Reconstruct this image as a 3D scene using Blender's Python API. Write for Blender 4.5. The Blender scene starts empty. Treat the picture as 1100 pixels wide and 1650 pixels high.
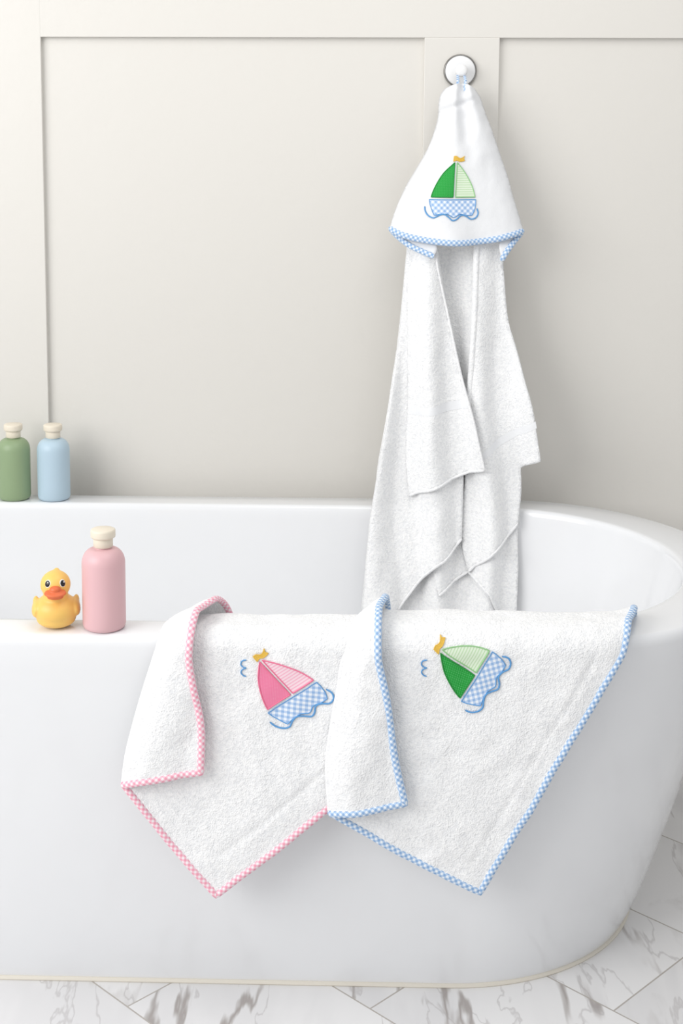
import bpy, math, bmesh
from mathutils import Matrix, Vector, noise
from mathutils.geometry import delaunay_2d_cdt
sc=bpy.context.scene
sc.view_settings.view_transform='Standard'
sc.view_settings.look='None'
COL=sc.collection

# ---------------------------------------------------------------- camera
YAW=math.radians(1.5);TILT=math.radians(7.8);ROLL=math.radians(0.2)
cam=bpy.data.cameras.new('camera');co=bpy.data.objects.new('camera',cam);COL.objects.link(co)
co.matrix_world=Matrix.Translation((0,0,1.543))@Matrix.Rotation(YAW,4,'Z')@Matrix.Rotation(math.radians(90)-TILT,4,'X')@Matrix.Rotation(ROLL,4,'Z')
cam.lens=50.18;cam.sensor_width=36;cam.shift_x=60/1650;cam.shift_y=-322/1650
sc.camera=co

# ---------------------------------------------------------------- materials
def lin(c):
    return tuple([((x/255)/12.92 if x/255<=.04045 else ((x/255+.055)/1.055)**2.4) for x in c])+(1,)
class M:
    def __init__(s,name):
        s.m=bpy.data.materials.new(name);s.m.use_nodes=True;s.nt=s.m.node_tree
        s.b=s.nt.nodes['Principled BSDF']
    def n(s,t,**k):
        x=s.nt.nodes.new(t)
        for a,v in k.items():
            if a in x.inputs.keys(): x.inputs[a].default_value=v
            else: setattr(x,a,v)
        return x
    def l(s,a,b): s.nt.links.new(a,b)
    def math(s,op,a,b=None,c=None):
        x=s.nt.nodes.new('ShaderNodeMath');x.operation=op
        for i,v in enumerate((a,b,c)):
            if v is None: continue
            if isinstance(v,(int,float)): x.inputs[i].default_value=v
            else: s.l(v,x.inputs[i])
        return x.outputs[0]
    def mix(s,f,a,b):
        x=s.nt.nodes.new('ShaderNodeMix');x.data_type='RGBA'
        for i,v in ((0,f),(6,a),(7,b)):
            if isinstance(v,(int,float,tuple)): x.inputs[i].default_value=v
            else: s.l(v,x.inputs[i])
        return x.outputs[2]
    def bump(s,h,strength=.3,dist=.002,prev=None):
        x=s.n('ShaderNodeBump');x.inputs['Strength'].default_value=strength;x.inputs['Distance'].default_value=dist
        s.l(h,x.inputs['Height'])
        if prev is not None: s.l(prev,x.inputs['Normal'])
        return x.outputs[0]
def simple(name,c,rough=.5,bumpscale=None,bs=.1,coat=0,metal=0,spec=.5,sss=0):
    m=M(name);b=m.b
    tc=m.n('ShaderNodeTexCoord')
    nz=m.n('ShaderNodeTexNoise');nz.inputs['Scale'].default_value=bumpscale or 6;nz.inputs['Detail'].default_value=3
    m.l(tc.outputs['Object'],nz.inputs['Vector'])
    col=lin(c)
    dk=tuple([x*.96 for x in col[:3]])+(1,)
    m.l(m.mix(nz.outputs['Fac'],dk,col),b.inputs['Base Color'])
    b.inputs['Roughness'].default_value=rough;b.inputs['Metallic'].default_value=metal
    b.inputs['Coat Weight'].default_value=coat;b.inputs['Coat Roughness'].default_value=.08
    b.inputs['Specular IOR Level'].default_value=spec
    if sss:
        b.inputs['Subsurface Weight'].default_value=sss;b.inputs['Subsurface Radius'].default_value=(1,.5,.3);b.inputs['Subsurface Scale'].default_value=.008
    if bumpscale: m.l(m.bump(nz.outputs['Fac'],bs,.002),b.inputs['Normal'])
    return m.m
def wallmat():
    m=M('wall_paint');tc=m.n('ShaderNodeTexCoord')
    a=m.n('ShaderNodeTexNoise');a.inputs['Scale'].default_value=90;a.inputs['Detail'].default_value=4
    c=m.n('ShaderNodeTexNoise');c.inputs['Scale'].default_value=14;c.inputs['Detail'].default_value=3
    m.l(tc.outputs['Object'],a.inputs['Vector']);m.l(tc.outputs['Object'],c.inputs['Vector'])
    m.b.inputs['Base Color'].default_value=lin((219,216,210))
    m.b.inputs['Roughness'].default_value=.38
    n1=m.bump(a.outputs['Fac'],.12,.002);n2=m.bump(c.outputs['Fac'],.15,.004,n1)
    m.l(n2,m.b.inputs['Normal']);return m.m
def terry(name='terry_cloth',amt=1.0):
    m=M(name);tc=m.n('ShaderNodeTexCoord')
    m.b.inputs['Roughness'].default_value=1;m.b.inputs['Specular IOR Level'].default_value=.1
    m.b.inputs['Sheen Weight'].default_value=.12;m.b.inputs['Sheen Roughness'].default_value=.6
    a=m.n('ShaderNodeTexVoronoi');a.inputs['Scale'].default_value=380
    b=m.n('ShaderNodeTexNoise');b.inputs['Scale'].default_value=180;b.inputs['Detail'].default_value=3;b.inputs['Roughness'].default_value=.55
    c=m.n('ShaderNodeTexNoise');c.inputs['Scale'].default_value=36;c.inputs['Detail'].default_value=3
    for x in (a,b,c): m.l(tc.outputs['Object'],x.inputs['Vector'])
    n1=m.bump(a.outputs['Distance'],.36*amt,.0024)
    n2=m.bump(b.outputs['Fac'],.48*amt,.0034,n1)
    n3=m.bump(c.outputs['Fac'],.38*amt,.008,n2)
    m.l(n3,m.b.inputs['Normal'])
    mr=m.n('ShaderNodeMapRange');mr.inputs['From Min'].default_value=.3;mr.inputs['From Max'].default_value=.6
    m.l(b.outputs['Fac'],mr.inputs['Value'])
    col=m.mix(mr.outputs[0],lin((232,233,235)),lin((246,246,246)))
    m.l(col,m.b.inputs['Base Color']);return m.m
def woven(name='woven_cotton',c0=(230,231,233)):
    m=M(name);tc=m.n('ShaderNodeTexCoord')
    m.b.inputs['Roughness'].default_value=.95;m.b.inputs['Specular IOR Level'].default_value=.15
    a=m.n('ShaderNodeTexNoise');a.inputs['Scale'].default_value=420;a.inputs['Detail'].default_value=2
    c=m.n('ShaderNodeTexNoise');c.inputs['Scale'].default_value=22;c.inputs['Detail'].default_value=3
    for x in (a,c): m.l(tc.outputs['Object'],x.inputs['Vector'])
    m.l(m.bump(c.outputs['Fac'],.4,.007,m.bump(a.outputs['Fac'],.3,.001)),m.b.inputs['Normal'])
    m.b.inputs['Base Color'].default_value=lin(c0);return m.m
def gingham(name,full,half,white,period,diag=False,ph=.5):
    m=M(name);uv=m.n('ShaderNodeUVMap');sp=m.n('ShaderNodeSeparateXYZ');m.l(uv.outputs[0],sp.inputs[0])
    u,v=sp.outputs[0],sp.outputs[1]
    if diag:
        u2=m.math('ADD',u,v);v2=m.math('SUBTRACT',u,v);u,v=u2,v2
    su=m.math('LESS_THAN',m.math('FRACT',m.math('ADD',m.math('MULTIPLY',u,1/period),100.)),ph)
    sv=m.math('LESS_THAN',m.math('FRACT',m.math('ADD',m.math('MULTIPLY',v,1/period),100.)),ph)
    s=m.math('MULTIPLY',m.math('ADD',su,sv),.5)
    r=m.n('ShaderNodeValToRGB');r.color_ramp.interpolation='CONSTANT'
    e=r.color_ramp.elements;e[0].position=0;e[0].color=lin(white);e[1].position=.75;e[1].color=lin(full)
    x=e.new(.25);x.color=lin(half)
    m.l(s,r.inputs[0]);m.l(r.outputs[0],m.b.inputs['Base Color'])
    m.b.inputs['Roughness'].default_value=.9;m.b.inputs['Specular IOR Level'].default_value=.15
    tc=m.n('ShaderNodeTexCoord');a=m.n('ShaderNodeTexNoise');a.inputs['Scale'].default_value=500
    m.l(tc.outputs['Object'],a.inputs['Vector']);m.l(m.bump(a.outputs['Fac'],.25,.001),m.b.inputs['Normal'])
    return m.m
def dots(name,base,dot,period):
    m=M(name);uv=m.n('ShaderNodeUVMap');sp=m.n('ShaderNodeSeparateXYZ');m.l(uv.outputs[0],sp.inputs[0])
    u=m.math('ADD',sp.outputs[0],sp.outputs[1]);v=m.math('SUBTRACT',sp.outputs[0],sp.outputs[1])
    fu=m.math('SUBTRACT',m.math('FRACT',m.math('ADD',m.math('MULTIPLY',u,1/period),100.)),.5)
    fv=m.math('SUBTRACT',m.math('FRACT',m.math('ADD',m.math('MULTIPLY',v,1/period),100.)),.5)
    d=m.math('SQRT',m.math('ADD',m.math('MULTIPLY',fu,fu),m.math('MULTIPLY',fv,fv)))
    m.l(m.mix(m.math('LESS_THAN',d,.2),lin(base),lin(dot)),m.b.inputs['Base Color'])
    m.b.inputs['Roughness'].default_value=.9;return m.m
def stripes(name,base,line,period):
    m=M(name);uv=m.n('ShaderNodeUVMap');sp=m.n('ShaderNodeSeparateXYZ');m.l(uv.outputs[0],sp.inputs[0])
    f=m.math('FRACT',m.math('ADD',m.math('MULTIPLY',sp.outputs[1],1/period),100.))
    m.l(m.mix(m.math('LESS_THAN',f,.4),lin(base),lin(line)),m.b.inputs['Base Color'])
    m.b.inputs['Roughness'].default_value=.9;return m.m
def satin(name,c):
    m=M(name);uv=m.n('ShaderNodeUVMap');w=m.n('ShaderNodeTexWave');w.inputs['Scale'].default_value=250
    m.l(uv.outputs[0],w.inputs['Vector'])
    m.b.inputs['Base Color'].default_value=lin(c);m.b.inputs['Roughness'].default_value=.55
    m.l(m.bump(w.outputs['Fac'],.4,.0006),m.b.inputs['Normal']);return m.m
def marble():
    m=M('marble_tile');tc=m.n('ShaderNodeTexCoord');mp=m.n('ShaderNodeMapping')
    mp.inputs['Rotation'].default_value=(0,0,math.radians(44));mp.inputs['Location'].default_value=(.06,.1,0)
    m.l(tc.outputs['Object'],mp.inputs['Vector'])
    br=m.n('ShaderNodeTexBrick');br.offset=.5
    br.inputs['Scale'].default_value=1;br.inputs['Brick Width'].default_value=.6;br.inputs['Row Height'].default_value=.3
    br.inputs['Mortar Size'].default_value=.0015;br.inputs['Color1'].default_value=(0,0,0,1);br.inputs['Color2'].default_value=(1,1,1,1)
    br.inputs['Mortar Smooth'].default_value=0
    m.l(mp.outputs[0],br.inputs['Vector'])
    off=m.n('ShaderNodeVectorMath');off.operation='MULTIPLY_ADD'
    m.l(br.outputs['Color'],off.inputs[0]);off.inputs[1].default_value=(7,5,3);m.l(tc.outputs['Object'],off.inputs[2])
    def vein(scale,width,dist,rot):
        mm=m.n('ShaderNodeMapping');mm.inputs['Rotation'].default_value=(0,0,rot);mm.inputs['Scale'].default_value=(1,.3,1)
        m.l(off.outputs[0],mm.inputs['Vector'])
        nz=m.n('ShaderNodeTexNoise');nz.inputs['Scale'].default_value=scale;nz.inputs['Detail'].default_value=5
        nz.inputs['Roughness'].default_value=.5;nz.inputs['Distortion'].default_value=dist
        m.l(mm.outputs[0],nz.inputs['Vector'])
        a=m.math('ABSOLUTE',m.math('SUBTRACT',nz.outputs['Fac'],.5))
        r=m.n('ShaderNodeMapRange');r.interpolation_type='SMOOTHSTEP'
        r.inputs['From Min'].default_value=0;r.inputs['From Max'].default_value=width
        r.inputs['To Min'].default_value=1;r.inputs['To Max'].default_value=0
        m.l(a,r.inputs['Value']);return r.outputs[0]
    v1=vein(4.2,.020,.35,1.25);v2=vein(7,.010,.3,.95);v3=vein(3.0,.12,.3,1.25)
    mask=m.n('ShaderNodeTexNoise');mask.inputs['Scale'].default_value=4;m.l(off.outputs[0],mask.inputs['Vector'])
    mk=m.n('ShaderNodeMapRange');mk.inputs['From Min'].default_value=.4;mk.inputs['From Max'].default_value=.6;m.l(mask.outputs['Fac'],mk.inputs['Value'])
    c=m.mix(m.math('MULTIPLY',v3,.3),lin((232,231,231)),lin((188,187,190)))
    c=m.mix(m.math('MULTIPLY',m.math('MULTIPLY',v1,mk.outputs[0]),.75),c,lin((140,130,124)))
    c=m.mix(m.math('MULTIPLY',v2,.4),c,lin((165,160,160)))
    c=m.mix(br.outputs['Fac'],c,lin((178,172,166)))
    m.l(c,m.b.inputs['Base Color']);m.b.inputs['Roughness'].default_value=.22
    m.l(m.bump(m.math('SUBTRACT',1.,br.outputs['Fac']),.4,.001),m.b.inputs['Normal'])
    return m.m

WALL=wallmat();TERRY=terry();WOVEN=woven();BAND=woven('woven_border',(236,237,239))
ACRYL=simple('white_acrylic',(236,237,239),.16,coat=.4)
MARBLE=marble()
CAULK=simple('caulk',(222,216,204),.6)
CREAM=simple('cream_plastic',(232,222,204),.45)
GREENP=simple('green_plastic',(144,165,127),.42);BLUEP=simple('blue_plastic',(184,206,220),.42);PINKP=simple('pink_plastic',(222,180,184),.42)
DUCKY=simple('yellow_rubber',(246,200,108),.42,sss=.1);DUCKO=simple('orange_rubber',(224,112,66),.45)
BLACK=simple('black_paint',(28,26,30),.25);WHITEP=simple('white_plastic',(238,238,238),.3)
CHROME=simple('brushed_chrome',(150,148,145),.25,metal=1)
GB=gingham('blue_gingham_trim',(140,172,212),(180,203,230),(232,237,243),.0105,True)
GP=gingham('pink_gingham_trim',(236,160,180),(241,194,206),(242,234,237),.0105,True)
GH=gingham('blue_gingham_cloth',(150,182,222),(190,209,235),(234,239,245),9.5,True)
GREEN=dots('green_dotted_cloth',(22,150,52),(110,200,130),3.2);PALEG=stripes('pale_green_striped_cloth',(220,234,212),(190,216,178),3.6)
PINKC=dots('pink_dotted_cloth',(232,122,158),(240,170,194),2.6);PALEP=stripes('pale_pink_striped_cloth',(242,214,222),(238,178,198),3.6)
S_G=satin('green_thread',(20,140,50));S_PG=satin('pale_green_thread',(150,200,140));S_P=satin('pink_thread',(236,118,152))
S_B=satin('blue_thread',(92,156,212));S_Y=satin('gold_thread',(230,186,70))

# ---------------------------------------------------------------- helpers
def group(name,loc=(0,0,0)):
    e=bpy.data.objects.new(name,None);COL.objects.link(e);e.location=loc;e.empty_display_size=.05;return e
def mkobj(name,verts,faces,mat,parent=None,uvs=None,smooth=True):
    me=bpy.data.meshes.new(name);me.from_pydata([tuple(v) for v in verts],[],faces);me.update()
    if uvs:
        L=me.uv_layers.new(name='UVMap')
        for lp in me.loops: L.data[lp.index].uv=uvs[lp.vertex_index]
    if mat: me.materials.append(mat)
    if smooth:
        for p in me.polygons:p.use_smooth=True
    o=bpy.data.objects.new(name,me);COL.objects.link(o)
    if parent:
        o.parent=parent;o.location=-Vector(parent.location)
    return o
def box(name,x0,x1,y0,y1,z0,z1,mat,bev=0,parent=None):
    V=[(x,y,z) for x in(x0,x1) for y in(y0,y1) for z in(z0,z1)]
    Fc=[(0,1,3,2),(4,6,7,5),(0,4,5,1),(2,3,7,6),(0,2,6,4),(1,5,7,3)]
    o=mkobj(name,V,Fc,mat,parent,smooth=False)
    if bev:
        b=o.modifiers.new('b','BEVEL');b.width=bev;b.segments=3
    return o
def sm(P,n=6):
    P=[Vector(p) for p in P];out=[]
    for i in range(len(P)-1):
        a=P[max(i-1,0)];b=P[i];c=P[i+1];d=P[min(i+2,len(P)-1)]
        for k in range(n):
            t=k/n
            out.append(.5*((2*b)+(c-a)*t+(2*a-5*b+4*c-d)*t*t+(3*b-a-3*c+d)*t**3))
    out.append(P[-1]);return [tuple(p) for p in out]
def resample(P,step,closed=False):
    P=[Vector(p) for p in P]
    if closed: P=P+[P[0]]
    out=[]
    for a,b in zip(P[:-1],P[1:]):
        n=max(1,int(round((b-a).length/step)))
        for k in range(n): out.append(a+(b-a)*(k/n))
    if not closed: out.append(P[-1])
    return out
def inside(x,y,P):
    r=False;j=len(P)-1
    for i in range(len(P)):
        if (P[i][1]>y)!=(P[j][1]>y) and x<(P[j][0]-P[i][0])*(y-P[i][1])/(P[j][1]-P[i][1])+P[i][0]: r=not r
        j=i
    return r
def clean(P,eps=1e-4):
    out=[]
    for p in P:
        if not out or (Vector(p)-Vector(out[-1])).length>eps: out.append(p)
    if (Vector(out[0])-Vector(out[-1])).length<eps: out.pop()
    return out
def fill(poly,step):
    B=resample(clean([Vector(p[:2]) for p in poly]),step,True);nb=len(B)
    B=[Vector((p.x,p.y)) for p in B]
    xs=[p.x for p in B];ys=[p.y for p in B];pts=list(B)
    r=0;y=min(ys)
    while y<max(ys):
        x=min(xs)+(step/2 if r%2 else 0)
        while x<max(xs):
            if inside(x,y,B) and min((x-p.x)**2+(y-p.y)**2 for p in B)>(.55*step)**2: pts.append(Vector((x,y)))
            x+=step
        y+=step*.866;r+=1
    res=delaunay_2d_cdt(pts,[(i,(i+1)%nb) for i in range(nb)],[],1,1e-6)
    V=[(p.x,p.y) for p in res[0]];Fc=[]
    for f in res[2]:
        f=list(f);a,b,c=[V[i] for i in f[:3]]
        if (b[0]-a[0])*(c[1]-a[1])-(b[1]-a[1])*(c[0]-a[0])<0: f.reverse()
        Fc.append(f)
    return V,Fc
def sheet(name,poly,fn,mat,parent,step=.007,thick=.005,uvf=None):
    V,Fc=fill(poly,step)
    o=mkobj(name,[fn(x,y) for x,y in V],Fc,mat,parent,uvs=[uvf(x,y) if uvf else (x,y) for x,y in V])
    if thick:
        s=o.modifiers.new('s','SOLIDIFY');s.thickness=thick;s.offset=-1
    return o
def tube(name,P,nrm,a,b,mat,parent,closed=False,seg=12,caps=True):
    """sweep an elliptic section (a across, b along nrm) along P; nrm: function idx->Vector"""
    P=[Vector(p) for p in P];n=len(P);V=[];U=[];Fc=[];L=0
    for i,p in enumerate(P):
        if closed: T=P[(i+1)%n]-P[i-1]
        else: T=P[min(i+1,n-1)]-P[max(i-1,0)]
        T.normalize();N=Vector(nrm(i));N=(N-T*N.dot(T)).normalized();Bn=T.cross(N)
        if i: L+=(p-P[i-1]).length
        sc_=1
        if caps and not closed and (i==0 or i==n-1): sc_=.55
        for k in range(seg+1):
            t=2*math.pi*k/seg
            V.append(p+Bn*(a*sc_*math.cos(t))+N*(b*sc_*math.sin(t)));U.append((L,t*(a+b)/2))
    m=seg+1
    rng=n if closed else n-1
    for i in range(rng):
        j=(i+1)%n
        for k in range(seg): Fc.append((i*m+k,i*m+k+1,j*m+k+1,j*m+k))
    if not closed:
        Fc.append(tuple(range(seg)));Fc.append(tuple((n-1)*m+k for k in range(seg))[::-1])
    return mkobj(name,V,Fc,mat,parent,uvs=U)
def line_on(name,path,fn,off,a,b,mat,parent,closed=False,step=.004,seg=12):
    """tube following 2-D path lifted onto surface fn(x,y,extra)"""
    Q=resample([Vector(p) for p in path],step,closed)
    P=[];Ns=[]
    for q in Q:
        p=Vector(fn(q[0],q[1],off));p2=Vector(fn(q[0],q[1],off+.01));P.append(p);Ns.append((p2-p).normalized())
    return tube(name,P,lambda i:Ns[i],a,b,mat,parent,closed,seg)
def lathe(name,prof,mat,parent,seg=64,center=(0,0,0)):
    V=[];Fc=[]
    for r,z in prof:
        for k in range(seg):
            t=2*math.pi*k/seg;V.append((center[0]+r*math.cos(t),center[1]+r*math.sin(t),center[2]+z))
    for i in range(len(prof)-1):
        for k in range(seg):
            k2=(k+1)%seg;Fc.append((i*seg+k,i*seg+k2,(i+1)*seg+k2,(i+1)*seg+k))
    Fc.append(tuple(range(seg))[::-1]);Fc.append(tuple((len(prof)-1)*seg+k for k in range(seg)))
    return mkobj(name,V,Fc,mat,parent)
def ell(bm,c,r,rot=None,sub=4):
    mt=Matrix.Translation(c)@(rot or Matrix.Identity(4))@Matrix.Diagonal((r[0],r[1],r[2],1))
    bmesh.ops.create_icosphere(bm,subdivisions=sub,radius=1,matrix=mt)
def bmobj(name,bm,mat,parent):
    me=bpy.data.meshes.new(name);bm.to_mesh(me);bm.free();me.materials.append(mat)
    for p in me.polygons:p.use_smooth=True
    o=bpy.data.objects.new(name,me);COL.objects.link(o)
    if parent:o.parent=parent
    return o

# ---------------------------------------------------------------- room
WY=3.25
box('wall_back',-3,3,WY,WY+.12,0,2.9,WALL)
box('floor',-3,3,-1.6,WY+.12,-.08,0,MARBLE)
ty=WY-.013
box('trim_1',-.80,3,ty,WY+.01,1.718,1.88,WALL,.0015)
box('trim_2',-1.2,-.678,ty-.0003,WY+.01,0,2.2,WALL,.0015)
box('trim_3',.181,.348,ty-.0005,WY+.01,0,1.7183,WALL,.0015)
box('trim_4',-3,3,ty-.004,WY+.01,0,.14,WALL,.002)

# ---------------------------------------------------------------- bathtub
TUB=group('bathtub',(-.26,2.73,0))
YC=2.73
def ring(z,ry,xr,rx,xl,na=40,ns=24):
    P=[]
    for k in range(na+1):
        t=-math.pi/2+math.pi*k/na;P.append((xr+rx*math.cos(t),YC+ry*math.sin(t),z))
    for k in range(1,ns): P.append((xr+(xl-xr)*k/ns,YC+ry,z))
    for k in range(na+1):
        t=math.pi/2+math.pi*k/na;P.append((xl+rx*math.cos(t),YC+ry*math.sin(t),z))
    for k in range(1,ns): P.append((xl+(xr-xl)*k/ns,YC-ry,z))
    return P
def lerp(a,b,t): return a+(b-a)*t
rings=[]
for i in range(17):
    s=i/16;z=s*.662;g=s**.85
    rings.append((z,lerp(.354,.449,g),lerp(.20,.365,g),lerp(.381,.414,g)))
for z,d in ((.670,.0005),(.676,.003),(.680,.007),(.682,.013)):
    rings.append((z,.449-d,.365,.414-d))
rings.append((.682,.38,.31,.37))
for z,d in ((.682,0),(.6805,.004),(.676,.0075),(.668,.0095),(.655,.011)):
    rings.append((z,.375-d,.308,.364-d))
for z,d,e in ((.60,.016,.02),(.5,.026,.04),(.4,.04,.07),(.3,.058,.11),(.22,.08,.16),(.17,.11,.21),(.145,.16,.26),(.135,.22,.31)):
    rings.append((z,.375-d,.308-e*.5,.364-d-e*.2))
XL=-.95
pts=[];
R_=[ring(z,ry,xr,rx,XL+(.365-xr)) for z,ry,xr,rx in rings]
n=len(R_[0]);Fc=[]
for r in R_: pts+=r
for i in range(len(R_)-1):
    for k in range(n):
        k2=(k+1)%n;Fc.append((i*n+k,i*n+k2,(i+1)*n+k2,(i+1)*n+k))
Fc.append(tuple((len(R_)-1)*n+k for k in range(n)))
tub=mkobj('tub_shell',pts,Fc,ACRYL,TUB)
rb=ring(.002,.356,.20,.383,XL+.165)
tube('caulk_bead',rb,lambda i:(0,0,1),.005,.005,CAULK,TUB,closed=True,seg=8)

# ---------------------------------------------------------------- bottles
def bottle(name,x,y,z,mat,s=1.0):
    g=group(name,(x,y,z));c=(x,y,z)
    R0=.0366*s
    prof=[(.001,0),(R0-.008,0),(R0-.004,.0012),(R0-.0012,.004),(R0,.009)]
    H=.139*s
    prof+=[(R0,z_) for z_ in (.03,.06,.09,H-.026)]
    for k in range(1,11):
        t=k/10*math.pi/2;prof.append((.0150+(R0-.0150)*math.cos(t)**.9 if k<10 else .0150,H-.026+.026*math.sin(t)))
    prof+=[(.0138,H+.001),(.0138,H+.004)]
    lathe('bottle_body',prof,mat,g,center=c)
    z0=H+.0025
    cp=[(.0155,z0),(.0165,z0+.001),(.0165,z0+.0145),(.0163,z0+.0150),(.0185,z0+.0155),(.0205,z0+.017),(.0210,z0+.019),(.0210,z0+.027),(.0204,z0+.0295),(.0185,z0+.0305),(.001,z0+.0308)]
    lathe('bottle_cap',cp,CREAM,g,center=c);return g
RZ=.6822
bottle('shampoo_bottle',-.738,3.137,RZ,GREENP)
bottle('shampoo_bottle',-.648,3.137,RZ,BLUEP)
bottle('shampoo_bottle',-.3985,2.322,RZ,PINKP)

# ---------------------------------------------------------------- rubber duck
DK=group('rubber_duck',(-.4805,2.322,RZ))
bm=bmesh.new()
ell(bm,(0,.002,.0310),(.0385,.038,.0295))
ell(bm,(0,.001,.016),(.0345,.033,.0165))
ell(bm,(0,-.004,.0560),(.0225,.021,.018))
ell(bm,(0,-.006,.0785),(.0262,.0255,.0250))
ell(bm,(-.004,.034,.046),(.012,.018,.010),Matrix.Rotation(math.radians(35),4,'X'))
for s in (-1,1):
    ell(bm,(s*.0345,.004,.034),(.0075,.024,.0150),Matrix.Rotation(math.radians(-10*s),4,'Y'))
    ell(bm,(s*.0350,.014,.042),(.0055,.012,.0075),Matrix.Rotation(math.radians(30),4,'X'))
ell(bm,(.002,.004,.1020),(.005,.006,.003))
db=bmobj('duck_body',bm,DUCKY,DK)
rm=db.modifiers.new('r','REMESH');rm.mode='VOXEL';rm.voxel_size=.0014;rm.use_smooth_shade=True
sp_=db.modifiers.new('s','SMOOTH');sp_.factor=.6;sp_.iterations=14
bm=bmesh.new()
ell(bm,(0,-.033,.0715),(.0190,.0135,.0048),Matrix.Rotation(math.radians(14),4,'X'))
ell(bm,(0,-.031,.0770),(.0100,.0095,.0070))
ell(bm,(0,-.031,.0640),(.0140,.0110,.0052),Matrix.Rotation(math.radians(-12),4,'X'))
bl=bmobj('duck_bill',bm,DUCKO,DK)
rm=bl.modifiers.new('r','REMESH');rm.mode='VOXEL';rm.voxel_size=.0008;rm.use_smooth_shade=True
sp_=bl.modifiers.new('s','SMOOTH');sp_.factor=.5;sp_.iterations=4
for s in (-1,1):
    d=Vector((s*.0140,-.0215,.0085)).normalized();c=Vector((0,-.006,.0785))+d*.0238
    q=d.to_track_quat('Z','Y').to_matrix().to_4x4()
    bm=bmesh.new();ell(bm,c,(.0062,.0072,.0022),q,3);bmobj('duck_eye_white',bm,WHITEP,DK)
    bm=bmesh.new();ell(bm,c+d*.0013,(.0048,.0056,.0016),q,3);bmobj('duck_pupil',bm,BLACK,DK)
    bm=bmesh.new();ell(bm,c+d*.0027+Vector((.0015,0,.0022)),(.0013,.0013,.0006),q,2);bmobj('duck_eye_glint',bm,WHITEP,DK)
DK.rotation_euler=(0,0,math.radians(10));DK.scale=(.97,.97,.97)

# ---------------------------------------------------------------- sailboat applique
U=.00134
def boat(parent,fn,origin,e1,e2,sailA,sailB,thA,thB):
    """origin = foot of mast at the hull; e1 hull direction, e2 mast direction (plane units)"""
    def mp(p): return (origin[0]+(e1[0]*p[0]+e2[0]*p[1])*U, origin[1]+(e1[1]*p[0]+e2[1]*p[1])*U)
    det=(e1[0]*e2[1]-e1[1]*e2[0])*U
    def inv(x,y):
        dx,dy=x-origin[0],y-origin[1];return ((dx*e2[1]-dy*e2[0])/det,(e1[0]*dy-e1[1]*dx)/det)
    gs=sm([(-38,3),(-35,12),(-28,26),(-17,42),(0,58)],5)+[(-3,3)]
    ps=sm([(4,58),(13,47),(22,33),(29,18),(33,3)],5)+[(1,3)]
    hl=[(-41,-1),(34,-1)]+sm([(34,-8),(32,-18),(28,-26)],4)+sm([(18,-26),(8,-24),(-2,-29),(-12,-24),(-24,-24),(-33,-26)],4)+sm([(-36,-20),(-40,-8)],3)
    for nm,pl,mt,th in (('sail_large',gs,sailA,thA),('sail_small',ps,sailB,thB),('hull',hl,GH,S_B)):
        q=[mp(p) for p in pl]
        sheet('applique_'+nm,q,lambda x,y:fn(x,y,.0012),mt,parent,step=.004,thick=0,uvf=inv)
        line_on('stitching_'+nm,q,fn,.0014,.0011 if nm!='hull' else .0008,.0009,th,parent,closed=True,step=.0015,seg=8)
    wv=sm([(-48,-12),(-47,-20),(-42,-27),(-34,-30),(-26,-26),(-18,-24),(-11,-28),(-4,-34),(3,-32),(10,-26),(18,-27),(26,-32),(34,-30),(38,-23),(36,-15)],4)
    line_on('stitching_waves',[mp(p) for p in wv],fn,.0016,.0015,.0010,S_B,parent,step=.002,seg=8)
    fl=[(-2,60),(-1,68)]+sm([(3,68),(7,65),(11,65),(16,68)],3)+[(14,65),(16,61)]+sm([(11,60),(7,60),(3,62)],3)
    q=[mp(p) for p in fl]
    sheet('applique_flag',q,lambda x,y:fn(x,y,.0018),S_Y,parent,step=.003,thick=0,uvf=inv)
    line_on('stitching_flag',q,fn,.0014,.0009,.0008,S_Y,parent,closed=True,step=.0015,seg=8)

# ---------------------------------------------------------------- towels over the tub edge
Y0=2.276;ZT=.688;RC=.022;Y1=2.366
VQ=math.pi/2*RC;LT=(Y1-RC)-(Y0+RC)
def rimprof(v):
    """v>0: over the rim towards the tub; v<0: down the outside. returns (y,z,ny,nz)"""
    if v<=0: return (Y0,ZT-RC+v,-1,0)
    if v<VQ:
        a=v/RC;return (Y0+RC*(1-math.cos(a)),ZT-RC+RC*math.sin(a),-math.cos(a),math.sin(a))
    if v<VQ+LT: return (Y0+RC+(v-VQ),ZT,0,1)
    if v<2*VQ+LT:
        a=(v-VQ-LT)/RC;return (Y1-RC+RC*math.sin(a),ZT-RC+RC*math.cos(a),math.sin(a),math.cos(a))
    return (Y1,ZT-RC-(v-2*VQ-LT),1,0)
def yshift(x):
    return .449*(1-math.sqrt(max(0,1-((x-.365)/.414)**2))) if x>.365 else 0
def segdist(x,y,a,b):
    dx,dy=b[0]-a[0],b[1]-a[1];t=max(0,min(1,((x-a[0])*dx+(y-a[1])*dy)/(dx*dx+dy*dy)))
    return math.hypot(x-a[0]-t*dx,y-a[1]-t*dy)
def rimsurf(base,gap=None,seed=0,wob=.009,groove=None):
    def fn(x,v,e=0):
        y,z,ny,nz=rimprof(v)
        d=base+e+(gap(x,v) if gap else 0)
        d+=wob*(.5+.5*noise.noise(Vector((x*9+seed,v*7,seed))))+.0024*(1+noise.noise(Vector((x*28,v*28,seed+3))))
        if groove:
            q=min(segdist(x,v,groove[i],groove[i+1]) for i in range(len(groove)-1))
            d-=.0020*math.exp(-(q/.0035)**2)
        return (x+ (0.004*noise.noise(Vector((v*8,seed,1)))), y+ny*d+yshift(x), z+nz*d)
    return fn
def zz(L): return [(x,z-.666) for x,z in L]
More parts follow.
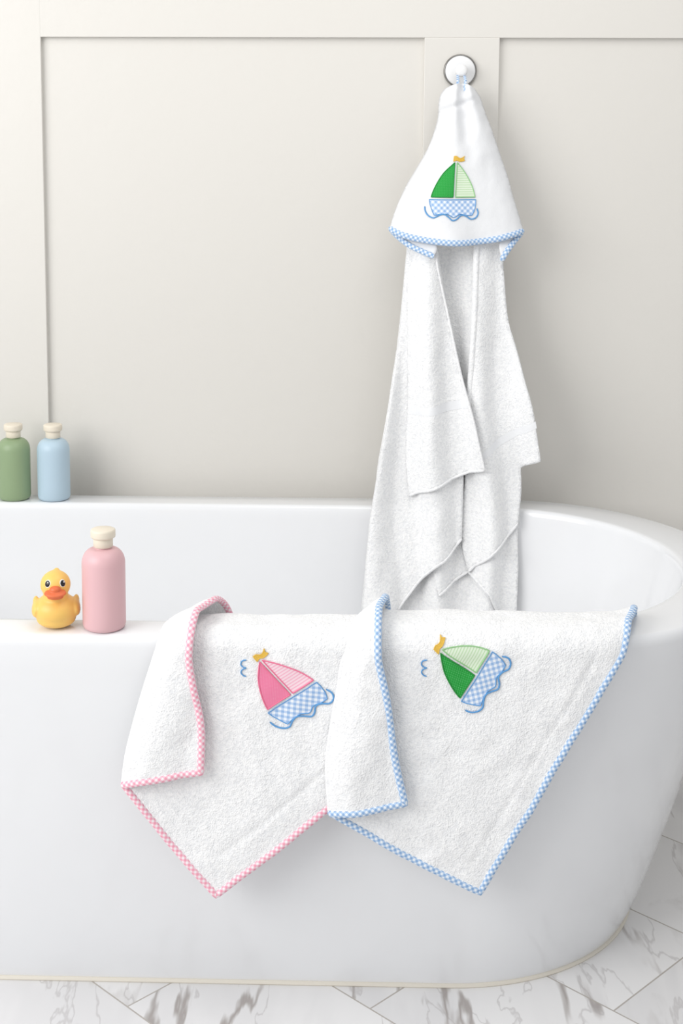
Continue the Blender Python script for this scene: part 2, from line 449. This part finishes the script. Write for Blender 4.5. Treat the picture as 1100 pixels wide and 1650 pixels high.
def edgex(L):
    L=sorted(L,key=lambda p:p[1])
    def f(v):
        if v<=L[0][1]: return L[0][0]
        for a,b in zip(L[:-1],L[1:]):
            if v<=b[1]: return a[0]+(b[0]-a[0])*(v-a[1])/(b[1]-a[1])
        return L[-1][0]
    return f
def rimtowel(main_bot,main_right,left,flap_bot,flap_right,base,seed,trim,gapmax,groove):
    g=group('hooded_towel',(main_bot[1][0],Y0-.01,.5))
    lx=edgex(left)
    fm=rimsurf(base,None,seed,groove=groove)
    def gap(x,v):
        d=max(0,x-lx(v));return .004+gapmax*math.sqrt(min(1,d/.035))+.007*math.sin(min(1,d/.1)*3.14)
    ff=rimsurf(base,gap,seed)
    L=sm(left,6)
    sheet('terry_panel',L+main_bot[1:]+sm(main_right,6),fm,TERRY,g,step=.0055)
    sheet('terry_flap',L+sm(flap_bot,4)[1:]+sm(flap_right,6)[1:],ff,TERRY,g,step=.0060)
    line_on('terry_fold',[(p[0]+.0035,p[1]) for p in L],fm,.001,.0062,.0062,TERRY,g,seg=16)
    ta,tb=.0064,.0050
    line_on('trim_panel',main_bot+sm(main_right,6)[1:],fm,-.002,ta,tb,trim,g)
    line_on('trim_flap',sm(flap_bot,4)+sm(flap_right,6)[1:],ff,-.002,ta,tb,trim,g)
    return g,fm,ff
# pink
left=[(-.215,.27),(-.230,.14),(-.262,.085),(-.283,.045),(-.300,.005),(-.312,-.03),(-.333,-.095),(-.353,-.172),(-.362,-.237)]
mb=zz([(-.361,.429),(-.283,.323),(-.204,.232),(-.109,.309),(-.017,.389),(.012,.412)])
mr=[(.012,-.254),(.03,-.15),(.04,0),(.045,.12),(.045,.27)]
fb=zz([(-.362,.429),(-.330,.443),(-.293,.45),(-.229,.46)])
fr=zz([(-.229,.46),(-.229,.539),(-.239,.60),(-.246,.655)])+[(-.243,.015),(-.232,.05),(-.214,.085),(-.190,.115),(-.170,.16),(-.165,.27)]
gp,fmp,ffp=rimtowel(mb,mr,left,fb,fr,.005,1.3,GP,.016,zz([(-.31,.435),(-.198,.300),(-.06,.420),(.0,.48)]))
e1=(.081/.1005,.055/.1005);e2=(-.057/.079,.058/.079)
boat(gp,lambda x,v,e=0:fmp(x,v,e),(-.075,.590-.666),e1,e2,PINKC,PALEP,S_P,S_P)
def bird(g,fn,x,v):
    pts_=[(4,12),(-3,10),(-5,4),(-1,0),(3,-1),(-3,-4),(-5,-9),(-1,-14),(3,-15)]
    line_on('stitching_bird',sm([(x+a*.00105,v+b*.00105) for a,b in pts_],4),fn,.0014,.0011,.0009,S_B,g,step=.0015,seg=8)
bird(gp,fmp,-.157,.638-.666)
# blue
left=[(.085,.27),(.075,.14),(.050,.085),(.032,.045),(.014,.005),(.005,-.015),(-.004,-.070),(-.010,-.11),(-.017,-.189),(-.015,-.277)]
mb=zz([(-.015,.389),(.112,.315),(.239,.25)])
mr=zz([(.239,.25),(.294,.349),(.349,.45),(.427,.598)])+[(.470,.005),(.492,.05),(.512,.10),(.520,.16),(.525,.27)]
fb=zz([(-.015,.389),(.012,.397),(.048,.403),(.111,.415)])
fr=zz([(.111,.415),(.090,.522),(.077,.600),(.066,.655)])+[(.064,.015),(.070,.05),(.080,.09),(.088,.14),(.09,.27)]
gb,fmb,ffb=rimtowel(mb,mr,left,fb,fr,.014,5.1,GB,.016,zz([(.06,.385),(.225,.300),(.31,.455),(.42,.66)]))
e1=(.050/.1005,.086/.1005);e2=(-.065/.083,.038/.083)
# the cloth on the outside of the bend is stretched, so lay the motif slightly tighter there
boat(gb,lambda x,v,e=0:fmb(x,v if v<0 else v*.6,e),(.228,.634-.666),e1,e2,GREEN,PALEG,S_G,S_PG)
bird(gb,fmb,.141,.646-.666)

# ---------------------------------------------------------------- towel on the wall hook
HT=group('hooded_towel',(.26,3.15,1.2))
def bodyfn(off,seed=0,own=.006):
    def fn(x,z,e=0):
        y=3.078+(.1*(z-.7) if z>.7 else .2*(z-.7))
        t=max(0,min(1,(1.3-z)/.5))
        ph=(x-.25)*(1+.35*(1-t))
        c=.023*(.3+.7*t)*math.sin(ph*2*math.pi/.12+1.1+2.0*noise.noise(Vector((x*3,z*2.5,9))))
        c+=own*noise.noise(Vector((x*16+seed,z*5,seed)))+.0026*noise.noise(Vector((x*36,z*20,seed)))
        c=c if c<.004 else .004+.006*math.tanh((c-.004)/.006)
        return (x,y-off-e+c,z)
    return fn
def P3(L): return [(a/1000,b/1000) for a,b in L]
Lft=P3([(146,1290),(138,1200),(125,1037),(106,900),(85,790),(66,666),(57,569),(48,465)])
sheet('terry_back',sm(Lft,4)+P3([(129,450),(212,446),(295,441),(389,438)])+sm(P3([(389,438),(394,614),(399,710),(386,930),(353,1189),(341,1290)]),4)[1:],bodyfn(0,1),TERRY,HT)
b4=P3([(190,620),(300,640),(392,658),(394,560),(389,441),(358,444),(329,510),(283,551),(216,508)])
sheet('terry_lower_fold',b4,bodyfn(.010,2),TERRY,HT)
line_on('hem_1',P3([(216,508),(283,551),(329,510),(358,444)]),bodyfn(.010,2),0,.003,.0028,TERRY,HT)
b1r=sm(P3([(283,553),(335,602),(370,632),(392,658)]),4)+sm(P3([(396,690),(399,730),(397,779)]),4)+sm(P3([(435,800),(420,903),(400,970),(382,1039),(363,1121),(349,1290)]),5)
b1l=sm(P3([(293,1290),(291,1190),(288,1093),(279,915),(275,764),(268,626),(283,553)]),5)
f1=bodyfn(.019,3)
sheet('terry_right_fold',b1l+b1r[1:],f1,TERRY,HT)
line_on('hem_2',sm(P3([(283,553),(335,602),(370,632),(392,658)]),4),f1,-.001,.003,.003,TERRY,HT)
line_on('fold_edge',sm(P3([(294,1285),(292,1190),(289,1093),(285,1000),(280,915),(277,800)]),5),f1,-.003,.007,.007,TERRY,HT)
b2r=sm(P3([(48,465),(90,463),(129,475),(198,563),(235,590),(268,626)]),5)
b2=sm(Lft,4)+b2r[1:]+sm(P3([(268,626),(271,764),(263,929),(234,1107),(205,1290)]),5)[1:]
f2=bodyfn(.028,4)
sheet('terry_left_fold',b2,f2,TERRY,HT)
line_on('hem_4',sm(P3([(129,475),(198,563),(235,590),(268,626)]),5),f2,-.001,.003,.003,TERRY,HT)
b3e=sm(P3([(205,1290),(206,1240),(212,1202),(234,1107),(262,984),(288,888),(300,835),(312,785)]),5)
b3h=sm(P3([(312,785),(275,772),(230,753),(185,735),(151,719)]),5)
b3l=sm(P3([(151,719),(143,818),(147,930),(145,1038),(143,1188),(148,1290)]),5)
f3a=bodyfn(.041,5,.007)
def f3(x,z,e=0):
    # rolls back onto the layer beneath along its left fold; lies closer under the hood
    d=max(0,min(1,(x-.142)/.05));k=max(0,min(1,(z-1.12)/.12))
    p=f3a(x,z,e);return (p[0],p[1]+.012*(1-math.sqrt(1-(1-d)**2))+.010*k,p[2])
sheet('terry_front_flap',b3e+b3h[1:]+b3l[1:],f3,TERRY,HT)
line_on('hem_5',b3e,f3,-.001,.0028,.003,TERRY,HT)
line_on('hem_6',b3h,f3,-.001,.0032,.003,TERRY,HT)
sheet('woven_border_front',P3([(149,898),(200,902),(250,910),(280,917),(276,934),(240,928),(195,919),(150,915)]),lambda x,z:f3(x,z,.0004),BAND,HT,thick=0)
sheet('woven_border_side',P3([(300,795),(350,827),(427,873),(424,888),(345,843),(298,811)]),lambda x,z:f1(x,z,.0004),BAND,HT,thick=0)

# hood
hl_=P3([(104,1302),(118,1345),(140,1394),(165,1436),(187,1475),(202,1515),(210,1548),(211,1574),(215,1592),(225,1605)])
hr_=P3([(396,1298),(387,1330),(375,1368),(361,1418),(344,1468),(330,1510),(318,1542),(310,1565),(303,1586),(292,1604)])
fl_=edgex(sm(hl_,4));fr_=edgex(sm(hr_,4))
def hood(x,z,e=0):
    a,b=fl_(z),fr_(z);c=(a+b)/2;h=max(.02,(b-a)/2);u=max(-1,min(1,(x-c)/h))
    t=max(0,min(1,(z-1.27)/.34))
    y=3.128+.075*t**1.2
    B=.054-.014*t
    y-=B*math.sqrt(max(0,1-u*u*.97))
    w_=(1-u*u)
    y+=.011*math.sin(u*6.5+1.0)*w_*t**1.1+.010*math.sin(u*4.2-.8)*w_*(1-t)
    y+=.012*noise.noise(Vector((x*12+z*7,z*9-x*5,2)))*w_+.009*t*t*noise.noise(Vector((x*40,z*30,7)))
    # a crease where the tip folds over below the loop
    q=(z-1.568)-.35*(x-.25)
    y+=.006*math.exp(-(q/.006)**2)*(1 if x<.27 else math.exp(-((x-.27)/.015)**2))
    return (x,y-e,z)
bot=P3([(104,1302),(135,1288),(189,1278),(257,1274),(324,1280),(365,1289),(396,1298)])
top=P3([(225,1605),(240,1613),(257,1616),(275,1613),(292,1604)])
poly=sm(bot,5)+sm(hr_,5)[1:]+sm(top[::-1],4)[1:]+sm(hl_[::-1],5)[1:]
sheet('hood_panel',poly,hood,WOVEN,HT,step=.0045,thick=.004)
line_on('hood_trim',sm(bot,5),hood,-.001,.0068,.0048,GB,HT)
def lining(x,z,e=0):
    p=hood(x,max(z,1.30));k=max(0,min(1,(1.280-z)/.03))
    return (x,p[1]+.010-.014*k-e,z)
lb=P3([(106,1300),(130,1278),(156,1262),(199,1245)])
sheet('hood_lining_left',sm(lb,4)+P3([(206,1262),(204,1284),(150,1292)]),lining,WOVEN,HT,thick=.003)
line_on('hood_lining_trim_left',sm(lb,4),lining,.001,.0062,.0042,GB,HT)
lb=P3([(346,1235),(356,1252),(372,1272),(394,1296)])
sheet('hood_lining_right',sm(lb,4)+P3([(360,1296),(342,1284),(342,1262)]),lining,WOVEN,HT,thick=.003)
line_on('hood_lining_trim_right',sm(lb,4),lining,.001,.0062,.0042,GB,HT)
boat(HT,hood,(.243,1.368),(1,0),(0,1),GREEN,PALEG,S_G,S_PG)
# hanging loop
kx,kz=.261,1.645;ky=ty-.034
lp=sm([(.250,3.165,1.600),(.252,3.175,1.622),(.254,ky+.012,1.640),(.2545,ky+.010,kz+.004),(.261,ky+.010,kz+.0105),(.2675,ky+.010,kz+.004),(.268,ky+.012,1.640),(.268,3.175,1.622),(.266,3.165,1.600)],6)
tube('hanging_loop',lp,lambda i:(0,-1,.05),.0032,.0014,GB,HT)

# ---------------------------------------------------------------- towel hook
HK=group('towel_hook',(kx,ty,kz))
def latheY(name,prof,mat,parent,c,seg=64):
    V=[];Fc=[]
    for r,d in prof:
        for k in range(seg):
            t=2*math.pi*k/seg;V.append((c[0]+r*math.cos(t),c[1]-d,c[2]+r*math.sin(t)))
    for i in range(len(prof)-1):
        for k in range(seg):
            k2=(k+1)%seg;Fc.append((i*seg+k,i*seg+k2,(i+1)*seg+k2,(i+1)*seg+k))
    Fc.append(tuple((len(prof)-1)*seg+k for k in range(seg)))
    return mkobj(name,V,Fc,mat,parent)
c=(kx,ty,kz)
latheY('chrome_ring',[(.0365,-.002),(.0372,.002),(.0368,.006),(.0355,.0085),(.0342,.0088),(.0334,.007),(.001,.0068)],CHROME,HK,c)
latheY('white_plate',[(.0335,.006),(.0332,.0082),(.031,.0096),(.020,.0102),(.001,.0104)],WHITEP,HK,c)
latheY('peg',[(.0075,.009),(.0068,.014),(.0066,.024),(.0095,.028),(.0125,.031),(.0138,.035),(.0136,.039),(.0118,.042),(.007,.0435),(.001,.0438)],WHITEP,HK,c)

# ---------------------------------------------------------------- light
w=bpy.data.worlds.new('world');sc.world=w;w.use_nodes=True
w.node_tree.nodes['Background'].inputs[0].default_value=(.98,.99,1,1);w.node_tree.nodes['Background'].inputs[1].default_value=.64
def area(name,loc,target,sx,sy,e,col=(1,1,1)):
    l=bpy.data.lights.new(name,'AREA');l.shape='RECTANGLE';l.size=sx;l.size_y=sy;l.energy=e;l.color=col
    o=bpy.data.objects.new(name,l);COL.objects.link(o);o.location=loc
    o.rotation_euler=(Vector(target)-Vector(loc)).to_track_quat('-Z','Y').to_euler();return o
area('window_light',(-2.6,.5,2.3),(.1,3.0,.9),2.6,2.0,88,(1,.995,.985))
area('ceiling_light',(.3,1.9,2.8),(.2,2.8,.6),1.2,1.2,12,(1,.98,.95))
